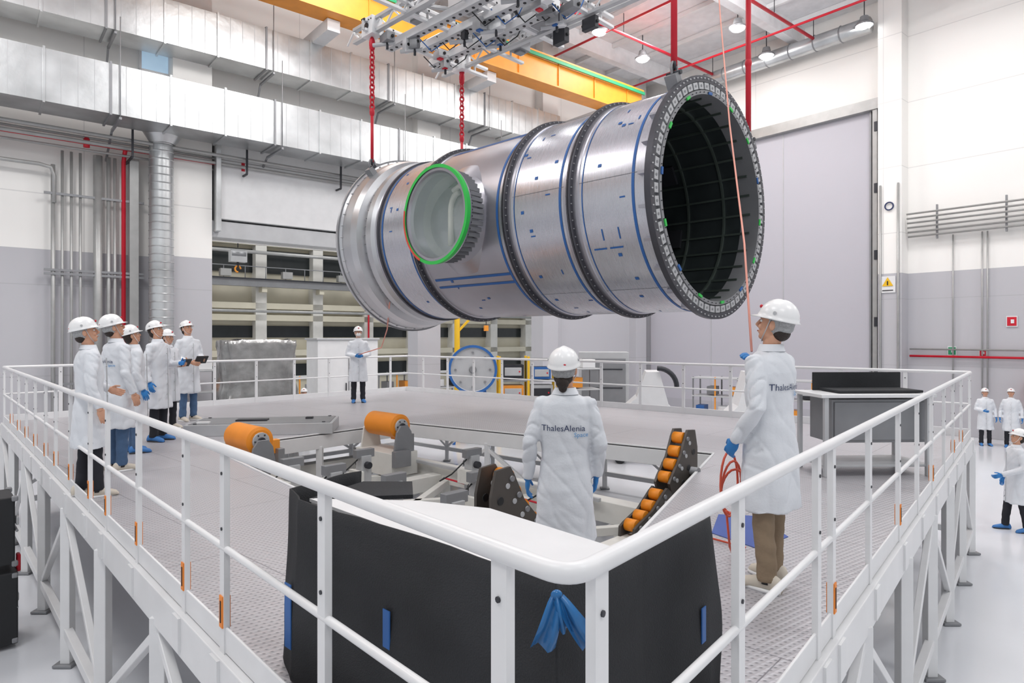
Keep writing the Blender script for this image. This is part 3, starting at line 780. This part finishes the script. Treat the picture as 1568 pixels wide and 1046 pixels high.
def f(b):
    b.lathe([(0,0),(0,.68),(.03,.7)],M_lgrey,(0,0,2.4),(0,-1,0),48); b.lathe([(-.05,.7),(.06,.7),(.06,.78),(-.05,.78)],M_blue,(0,0,2.4),(0,-1,0),48,close=True)
    for x in (-.6,.6): b.bar((x,.1,0),(x*.6,.1,1.9),.1,.1,M_blue); b.bar((x,.8,0),(x*.6,.1,1.8),.08,.08,M_blue)
    b.bar((-.6,.1,.6),(.6,.1,.6),.08,.08,M_blue); b.lathe([(.03,.12),(.1,.1),(.1,0)],M_grey,(0,0,2.4),(0,-1,0),20)
    for k in range(8):
        a=k*math.pi/4; b.cyl((.55*math.cos(a),-.02,2.4+.55*math.sin(a)),(.55*math.cos(a),-.06,2.4+.55*math.sin(a)),.04,M_grey,seg=8)
obj('round_bulkhead_on_stand',f,-1.25,20.8,.1)
def f(b):
    b.cyl((0,0,0),(0,0,4.6),.1,M_yel); b.bar((0,0,4.5),(1.4,0,4.5),.15,.2,M_yel); b.bar((0,0,3.6),(.8,0,4.4),.08,.08,M_yel); b.cyl((0,0,0),(0,0,.05),.3,M_yel); b.cyl((1.1,0,3.8),(1.1,0,4.4),.02,M_dark,seg=6); b.box((1.1,0,3.75),(.15,.12,.2),M_orange)
obj('jib_crane',f,-1.95,23.2,.4)
def f(b):
    for x in (-.95,0,.95):
        for y in (-.4,.4): b.box((x,y,1.4),(.08,.08,2.8),M_yel)
    for z in (.5,1.3,2.0,2.7): b.box((0,0,z),(1.95,.85,.05),M_grey)
    for (x,z,w_,h,m) in ((-.5,2.3,.7,.45,M_dark),(.45,2.25,.6,.4,M_blue),(-.5,1.6,.7,.5,M_orange),(.45,1.6,.75,.5,M_lgrey),(-.5,.9,.6,.5,M_blue),(.4,.85,.6,.45,M_dark)):
        b.box((x,-.05,z),(w_,.6,h),m); b.box((x,-.36,z),(w_*.8,.02,h*.6),M_lgrey if m!=M_lgrey else M_dark); b.cyl((x+w_*.3,-.38,z),(x+w_*.3,-.34,z),.03,M_red,seg=8)
obj('test_equipment_rack',f,.5,21.8,.1)
def f(b):
    b.box((0,0,1.5),(1.6,.9,2.9),M_lgrey); b.box((0,-.46,1.5),(1.4,.03,2.5),M_grey)
    for z in (.6,1.2,1.8,2.4): b.box((0,-.49,z),(1.2,.02,.04),M_dark)
    for x in (-.7,.7): b.cyl((x,0,0),(x,0,.08),.08,M_black)
obj('electronics_cabinet',f,3.0,21.5,-.1)
def f(b):
    for x,s in ((-1.4,1),(1.4,-1)):
        prof=[(-.9*s,0.2),(.9*s,.2),(.9*s,.6),(.5*s,1.0),(.25*s,1.9),(-.1*s,1.9),(-.35*s,1.2),(-.9*s,.7)]
        b.loft([[V((x+p,e,q+.6)) for p,q in prof] for e in (-.5,.5)],M_white,smooth=False)
    b.box((0,0,.7),(5,1.4,.35),M_white); b.tube([(-1.2+.5*math.cos(a),-.6,2.1+.5*math.sin(a)) for a in [k*.2 for k in range(9)]],.07,M_dark,8)
    for x in (-2.2,2.2): b.box((x,0,.3),(.2,1.2,.5),M_grey); b.cyl((x,-.65,.15),(x,.65,.15),.15,M_black)
ob=obj('transport_cradle',f,5.2,18.0,-.15); fix_normals(ob)
def f(b):
    for k in range(6):
        b.box((k*.8,0,1.0),(.05,.05,2.0),M_orange if k%2 else M_grey); b.box((k*.8,.8,1.0),(.05,.05,2.0),M_grey)
    for z in (.6,1.3,1.95): b.box((2,.4,z),(4.1,.9,.05),M_lgrey)
    for k in range(10): b.box((.2+k*.4,.4,.8+(k%2)*.7),(.3,.5,.3),(M_blue,M_grey,M_white,M_orange,M_dark)[k%5])
obj('storage_shelving',f,-9.6,22.3,.69)
obj('storage_shelving',f,-5.2,25.5,.69)
obj('storage_shelving',f,6.6,23.8,-.6)
def f(b):
    for x in (-.5,.5):
        for y in (-.35,.35): b.cyl((x,y,.1),(x,y,2.5),.03,M_grey,seg=8); b.ell((x,y,.07),(.06,.06,.07),M_black)
    for z in (.5,1.2,1.9,2.5): b.box((0,0,z),(1.1,.8,.04),M_lgrey)
    b.box((-.2,0,.75),(.5,.5,.4),M_blue); b.box((.25,0,1.4),(.4,.5,.3),M_dark); b.box((-.2,0,2.1),(.45,.4,.3),M_orange); b.box((.25,0,2.65),(.4,.3,.25),M_white)
obj('utility_trolley',f,2.0,19.4,.3); obj('utility_trolley',f,-8.9,18.3,.5)
def f(b):
    b.box((0,0,.45),(.8,.6,.8),M_black); b.box((0,0,1.3),(.75,.55,.75),M_black)
    for z in (.45,1.3):
        for dx in (-.39,.39): b.box((dx,0,z),(.03,.6,.03),M_grey); b.box((dx*1.02,-.2,z+.1),(.03,.1,.1),M_lgrey)
        for dx in (-.37,.37):
            for dy in (-.28,.28): b.box((dx,dy,z+.36),(.06,.06,.06),M_grey); b.box((dx,dy,z-.36),(.06,.06,.06),M_grey)
        b.box((.1,-.3,z),(.25,.03,.12),M_white)
    b.box((.42,-.1,.9),(.04,.1,.2),M_red)
obj('flight_case_stack',f,-5.98,7.2,.75,.015)

# ---------------------------------------------------------------- people
def remesh(mb,name,voxel,it,m,parent,deform=None):
    me=mb.mesh(name+'_src'); ob=bpy.data.objects.new(name+'_tmp',me); sc.collection.objects.link(ob)
    r=ob.modifiers.new('r','REMESH'); r.mode='VOXEL'; r.voxel_size=voxel; r.use_smooth_shade=True
    s=ob.modifiers.new('s','SMOOTH'); s.factor=.5; s.iterations=it
    dg=bpy.context.evaluated_depsgraph_get(); me2=bpy.data.meshes.new_from_object(ob.evaluated_get(dg))
    bpy.data.objects.remove(ob); me2.materials.clear(); me2.materials.append(m)
    if deform:
        ns=[v.normal.copy() for v in me2.vertices]
        for v,n in zip(me2.vertices,ns): v.co=v.co+n*deform(v.co)
    me2.polygons.foreach_set('use_smooth',[True]*len(me2.polygons)); me2.update()
    o=bpy.data.objects.new(name,me2); sc.collection.objects.link(o); o.parent=parent; return o
def ering(cx,cy,z,rx,ry,n=24,e=.85):
    out=[]
    for k in range(n):
        a=2*math.pi*k/n;c,s=math.cos(a),math.sin(a)
        out.append(V((cx+math.copysign(abs(c)**e,c)*rx,cy+math.copysign(abs(s)**e,s)*ry,z)))
    return out
def person(pos,face,h=1.75,LA=None,RA=None,trous=M_dkcl,hair=M_hair,net=False,gl=(1,1),text=False,vox=.02,yaw=0,pitch=10,shoe=M_shoe,mask=False,pony=False,step=0,slim=1.0,curl=.35,hold=False):
    ang=math.atan2(face[1],face[0])-math.pi/2; s=h/1.75
    E=empty('cleanroom_technician',Matrix.Translation(pos)@Matrix.Rotation(ang,4,'Z')@Matrix.Scale(s,4))
    near=vox<.015
    LA=LA or ((-.255,-.03,1.13),(-.27,.05,.89)); RA=RA or ((.255,-.03,1.13),(.27,.05,.89))
    c=MB()
    rg=[(1.50,.062,.06,0),(1.475,.085,.072,0),(1.45,.135,.09,-.005),(1.41,.18,.105,-.01),(1.34,.198,.12,-.008),(1.22,.19,.126,0),(1.08,.175,.118,0),(.96,.188,.128,0),(.84,.21,.142,0),(.7,.22,.15,0),(.58,.228,.155,0),(.49,.232,.158,0)]
    c.loft([ering(0,cy,z,rx*slim,ry,24) for z,rx,ry,cy in rg],M_coat)
    for sd,(e,w_) in ((-1,LA),(1,RA)):
        sh=V((sd*.165*slim,0,1.395)); e=V(e);w_=V(w_); d=(w_-e).normalized()
        c.tube([sh-V((sd*.05,0,.01)),sh,sh.lerp(e,.35),sh.lerp(e,.75),e,e.lerp(w_,.35),e.lerp(w_,.75),w_+d*.005],[.06,.072,.066,.058,.054,.052,.048,.047],M_coat,14)
        c.ell(sh,(.068,.074,.064),M_coat)
    sx=random.uniform(0,50)
    def ridge(v): return max(0,1-abs(noise.noise(v))*3.2)**2
    def wr(p):
        sl=abs(p.x)>.19*slim and p.z>.85
        a=0
        if p.z<1.1:
            f=min(1,(1.1-p.z)*2.2); a+=f*.016*noise.noise(V((p.x*11+sx,p.y*11,p.z*2.2)))
            a-=f*.010*ridge(V((p.x*6+sx,p.y*6,p.z*1.6+3)))
        if sl: a-=.011*ridge(V((p.x*5+sx,p.y*7,p.z*10+p.y*9)))
        else: a-=.006*ridge(V((p.x*4+p.z*2,p.y*4+sx,p.z*6+p.x*5)))
        a+=noise.noise(V((p.x*9,p.y*9+sx,p.z*16)))*.004
        return a
    co=remesh(c,'lab_coat',vox,3 if near else 2,M_coat,E,wr)
    t=MB()
    t.loft([ering(0,0,z,rx,ry,18) for z,rx,ry in ((1.0,.14,.1),(.9,.16,.11),(.82,.165,.11),(.78,.15,.1))],trous)
    st=step
    for sd in (-1,1):
        y=sd*st; hip=V((sd*.085,0,.88)); kn=V((sd*.1,y*.5+.01,.49)); an=V((sd*.105,y,.1))
        t.tube([hip,hip.lerp(kn,.5),kn,kn.lerp(an,.4),kn.lerp(an,.8),an-V((0,0,.035))],[.092,.085,.068,.064,.06,.064],trous,14)
    remesh(t,'trousers',max(vox,.014),2,trous,E,lambda p:noise.noise(V((p.x*10+sx,p.y*10,p.z*16)))*.009)
    b=MB()
    for sd in (-1,1):
        y=sd*st; x=sd*.105
        prof=[(-.09,.03,.035),(-.075,.038,.05),(-.02,.036,.062),(.05,.042,.045),(.12,.046,.034),(.165,.036,.026),(.185,.015,.014)]
        rings=[]
        for (yy,rx,rz) in prof:
            ring=[]
            for k in range(14):
                a=2*math.pi*k/14; ring.append(V((x+rx*math.cos(a)+sd*max(0,yy)*.15,y+yy,max(.004,rz+rz*math.sin(a)))))
            rings.append(ring)
        b.loft(rings,shoe); b.loft([[V((p.x,p.y,.0)) for p in ering(x+sd*.008,y+.045,0,.044,.135,16)],[V((p.x,p.y,.02)) for p in ering(x+sd*.008,y+.045,0,.046,.14,16)]],M_dark if shoe!=M_shoe else M_helm)
        b.cyl((x,y,.05),(x,y,.13),.045,M_black if shoe!=M_bshoe else shoe)
    b.build('shoes',parent=E,M=Matrix())
    HM=Matrix.Translation((0,0,1.5))@Matrix.Rotation(math.radians(yaw),4,'Z')@Matrix.Rotation(math.radians(pitch),4,'X')@Matrix.Translation((0,0,-1.5))
    hd=MB()
    hd.tube([(0,-.01,1.42),(0,-.008,1.5),(0,0,1.57)],[.058,.053,.055],M_skin,14)
    hd.ell((0,-.005,1.655),(.074,.094,.1),M_skin,20,14); hd.ell((0,.03,1.59),(.055,.06,.068),M_skin,16,10); hd.ell((0,.062,1.55),(.026,.025,.02),M_skin)
    hd.tube([(0,.085,1.665),(0,.1,1.64),(0,.112,1.618),(0,.095,1.607)],[.009,.011,.015,.012],M_skin,8)
    hd.ell((0,.083,1.68),(.05,.016,.012),M_skin); 
    for sd in (-1,1): 
        hd.ell((sd*.077,-.005,1.635),(.012,.02,.032),M_skin); hd.ell((sd*.038,.072,1.612),(.02,.018,.022),M_skin)
    hd.ell((0,.085,1.577),(.024,.012,.009),M_skin)
    ho=remesh(hd,'head',.006 if near else .009,2,M_skin,E); ho.matrix_local=HM
    b=MB()
    for sd in (-1,1):
        b.ell((sd*.032,.079,1.648),(.014,.011,.009),M_helm); b.ell((sd*.032,.088,1.648),(.006,.004,.006),M_black)
        b.tube([(sd*.016,.093,1.667),(sd*.034,.094,1.672),(sd*.052,.082,1.667)],[.003,.004,.003],M_hair,6)
    if mask:
        b.ell((0,.062,1.59),(.056,.058,.048),M_helm,18,10)
        for sd in (-1,1): b.tube([(sd*.05,.07,1.6),(sd*.078,.0,1.63)],.002,M_helm,5)
    else: b.tube([(-.022,.093,1.578),(0,.099,1.58),(.022,.093,1.578)],[.002,.0045,.002],M_lip,6)
    b.build('face_details',parent=E,M=HM)
    b=MB()
    b.ell((0,-.022,1.665),(.082,.09,.105),hair if not net else M_net,20,14)
    b.ell((0,-.045,1.6),(.066,.055,.055),hair,16,10)
    if net: b.ell((0,-.05,1.635),(.076,.060,.045),M_net,16,10)
    if pony: b.ell((0,-.085,1.575),(.045,.035,.045),hair); b.ell((0,-.08,1.54),(.03,.025,.035),hair)
    b.build('hair',parent=E,M=HM)
    b=MB(); n=32; rings=[]
    def hr(rx,ry,z,fr=0,rid=0):
        out=[]
        for k in range(n):
            a=2*math.pi*k/n; fx=math.sin(a); ex=fr*max(0,fx)**2.5
            x=rx*math.cos(a); y=ry*math.sin(a)+ex
            zz=z+(rid*math.exp(-(x/.018)**2))-ex*.25
            out.append(V((x,y-.008,zz)))
        return out
    rings.append(hr(.09,.108,1.685)); rings.append(hr(.112,.132,1.672,.036)); rings.append(hr(.114,.134,1.677,.038)); rings.append(hr(.104,.124,1.684,.005))
    for ph in (10,22,36,50,64,76,85):
        p=math.radians(ph); rings.append(hr(.104*math.cos(p)**.9,.124*math.cos(p)**.9,1.684+.112*math.sin(p),0,.008*math.sin(p)))
    b.loft(rings,M_helm)
    b.ell((0,.114,1.735),(.018,.008,.012),M_red); b.ell((.02,-.120,1.708),(.018,.006,.008),M_red)
    for sd in (-1,1): b.cyl((sd*.098,-.01,1.715),(sd*.106,-.01,1.715),.011,M_lgrey,seg=12)
    b.tube([(-.085,.01,1.68),(-.072,.03,1.59),(-.04,.05,1.535),(0,.06,1.522),(.04,.05,1.535),(.072,.03,1.59),(.085,.01,1.68)],.0035,M_lgrey if near else M_helm,6)
    b.build('safety_helmet',parent=E,M=HM)
    b=MB(); b.loft([ering(0,-.006,1.47,.092,.082,20,1),ering(0,-.008,1.515,.07,.068,20,1),ering(0,-.008,1.515,.062,.06,20,1),ering(0,-.006,1.46,.07,.07,20,1)],M_coat,cap=False)
    b.bar((0,.148,1.38),(0,.165,.5),.012,.004,M_lgrey)
    for zz in (1.3,1.15,1.0,.85,.7): b.ell((.015,.145 if zz>1 else .155,zz),(.008,.006,.008),M_lgrey,8,6)
    b.build('collar_and_buttons',parent=E,M=Matrix())
    for sd,(e,w_),g,nm in ((-1,LA,gl[0],'left_hand'),(1,RA,gl[1],'right_hand')):
        e=V(e);W=V(w_); d=(W-e).normalized(); m=M_glove if g else M_skin
        tt=V((0,.7,.7)); tt=(tt-d*tt.dot(d)).normalized(); nn=d.cross(tt)
        if nn.dot(V((-sd,0,0)))<0: nn=-nn
        b=MB()
        R=Matrix((tt,nn,d)).transposed()
        b.ell(W+d*.05,(.041,.018,.056),m,14,9,R=R); b.tube([W-d*.03,W+d*.02],[.032,.028],m,12)
        for off,ln in ((.030,.072),(.010,.082),(-.011,.075),(-.030,.058)):
            p=W+d*.05+tt*off*.8; pts=[p,W+d*.092+tt*off]
            for k in range(3):
                an=curl*(k+.6); dd=(d*math.cos(an)+nn*math.sin(an)); pts.append(pts[-1]+dd*ln/3)
            b.tube(pts,[.010,.0098,.0092,.0086,.0068],m,8)
        p=W+d*.025+tt*.025; q=(d*.62+tt*.62+nn*.35).normalized(); q2=(d*.85+tt*.2+nn*.5).normalized()
        b.tube([p,p+q*.035,p+q*.035+q2*.03,p+q*.035+q2*.052],[.013,.0115,.010,.0075],m,8)
        if near: remesh(b,nm,.0045,1,m,E)
        else: b.build(nm,parent=E,M=Matrix())
    if hold:
        b=MB(); W=(V(LA[1])+V(RA[1]))/2+V((0,.1,.02)); b.box(W,(.22,.02,.15),M_black,R=Matrix.Rotation(-.6,3,'X')); b.box(W+V((0,-.012,.008)),(.2,.004,.13),M_lgrey,R=Matrix.Rotation(-.6,3,'X')); b.build('tablet',parent=E,M=Matrix())
    if text:
        bv=BVHTree.FromPolygons([v.co[:] for v in co.data.vertices],[p.vertices[:] for p in co.data.polygons])
        for body,size,z,x0,m in (('ThalesAlenia',.054,1.235,-.16,M_navy),('Space',.04,1.197,.055,M_lblue)):
            cu=bpy.data.curves.new('t','FONT'); cu.body=body; cu.size=size*1.05; cu.resolution_u=2
            to=bpy.data.objects.new('t',cu); sc.collection.objects.link(to)
            dg=bpy.context.evaluated_depsgraph_get(); me=bpy.data.meshes.new_from_object(to.evaluated_get(dg)); bpy.data.objects.remove(to)
            for v in me.vertices:
                x=v.co.x+x0; zz=v.co.y+z
                hit=bv.ray_cast(V((x,-.6,zz)),V((0,1,0)))
                y=hit[0].y-.008 if hit[0] else -.13
                v.co=(x,y,zz)
            me.materials.clear(); me.materials.append(m)
            o=bpy.data.objects.new('coat_print_'+('name' if m==M_navy else 'subtitle'),me); sc.collection.objects.link(o); o.parent=E
    return E
bent=lambda sd,f=.3,z=1.12,x=.12:((sd*.26,.0,1.13),(sd*x,f,z))
person((.36,4.42,1.60),(.06,1),1.75,LA=((-.235,-.05,1.15),(-.252,.02,.90)),RA=((.23,-.03,1.14),(.215,.06,.92)),text=True,vox=.009,pitch=14,pony=True,net=True,trous=M_dkcl,slim=.92,yaw=-12)
person((1.66,4.2,ZD),(-.62,.78),1.79,LA=((-.25,-.06,1.14),(-.22,.1,.92)),RA=((.23,.15,1.19),(.07,.14,1.36)),text=True,vox=.009,yaw=12,pitch=14,trous=M_khaki,net=True,step=.04,curl=.6,slim=.98)
person((-3.72,15.8,ZD),(.35,-1),1.80,LA=bent(-1,.26,1.1,.06),RA=bent(1,.26,1.1,.08),mask=True,gl=(1,1),shoe=M_bshoe,pitch=8)
# left group
person((-4.24,6.55,ZD),(.75,.65),1.75,trous=M_dkcl,gl=(0,0),yaw=-10,pitch=14,LA=bent(-1,.2,1.05,.2),vox=.014,step=.05,net=True)
person((-4.72,7.8,ZD),(.55,.85),1.82,trous=M_jean,gl=(0,0),pitch=16,yaw=-15,text=True,vox=.014,net=True)
person((-5.20,9.0,ZD),(.75,.65),1.72,trous=M_jean,gl=(1,1),pitch=18,shoe=M_bshoe,vox=.017)
person((-5.42,10.0,ZD),(.95,-.1),1.80,trous=M_dkcl,gl=(1,1),pitch=16,LA=bent(-1,.25,1.15,.15),shoe=M_bshoe,vox=.017)
person((-5.95,11.3,ZD),(.95,-.3),1.68,trous=M_dkcl,gl=(0,0),pitch=4,LA=bent(-1,.28,1.2,.1),RA=bent(1,.28,1.15,.08),hold=True)
person((-6.15,12.4,ZD),(.9,-.5),1.86,trous=M_jean,gl=(0,0),pitch=16,RA=bent(1,.3,1.05,.15),LA=bent(-1,.28,1.1,.12),hold=True)
# floor level people
person((15.0,20.7,0),(-.4,-1),1.78,trous=M_dkcl,gl=(1,1),shoe=M_bshoe,pitch=10,RA=bent(1,.25,1.1,.1))
person((15.55,20.35,0),(-.6,-.8),1.80,trous=M_dkcl,gl=(1,1),shoe=M_bshoe,pitch=14)
person((8.95,11.6,0),(-1,.2),1.78,trous=M_dkcl,gl=(1,1),shoe=M_bshoe,pitch=16,step=.12,LA=bent(-1,.28,1.0,.15))
person((-8.0,20.2,0),(.6,-.8),1.76,pitch=10); person((-7.5,20.0,0),(.3,-1),1.78,pitch=10); person((-6.5,20.4,0),(.3,-1),1.80,pitch=10)

# tag lines
b=MB()
b.tube([(2.75,8.9,ZS),(2.55,8.0,7.4),(2.2,6.6,5.6),(1.85,5.2,4.2),(1.60,4.36,ZD+1.5)],.008,M_rope,6); b.build('tag_line')
b=MB()
p=MM@V((6.0,1.0,-1.2)); b.tube([p,(p.x-.2,p.y+.8,p.z-.5),(-3.0,15.0,3.2),(-3.68,15.5,ZD+1.15)],.012,M_rope,6); b.build('tag_line')
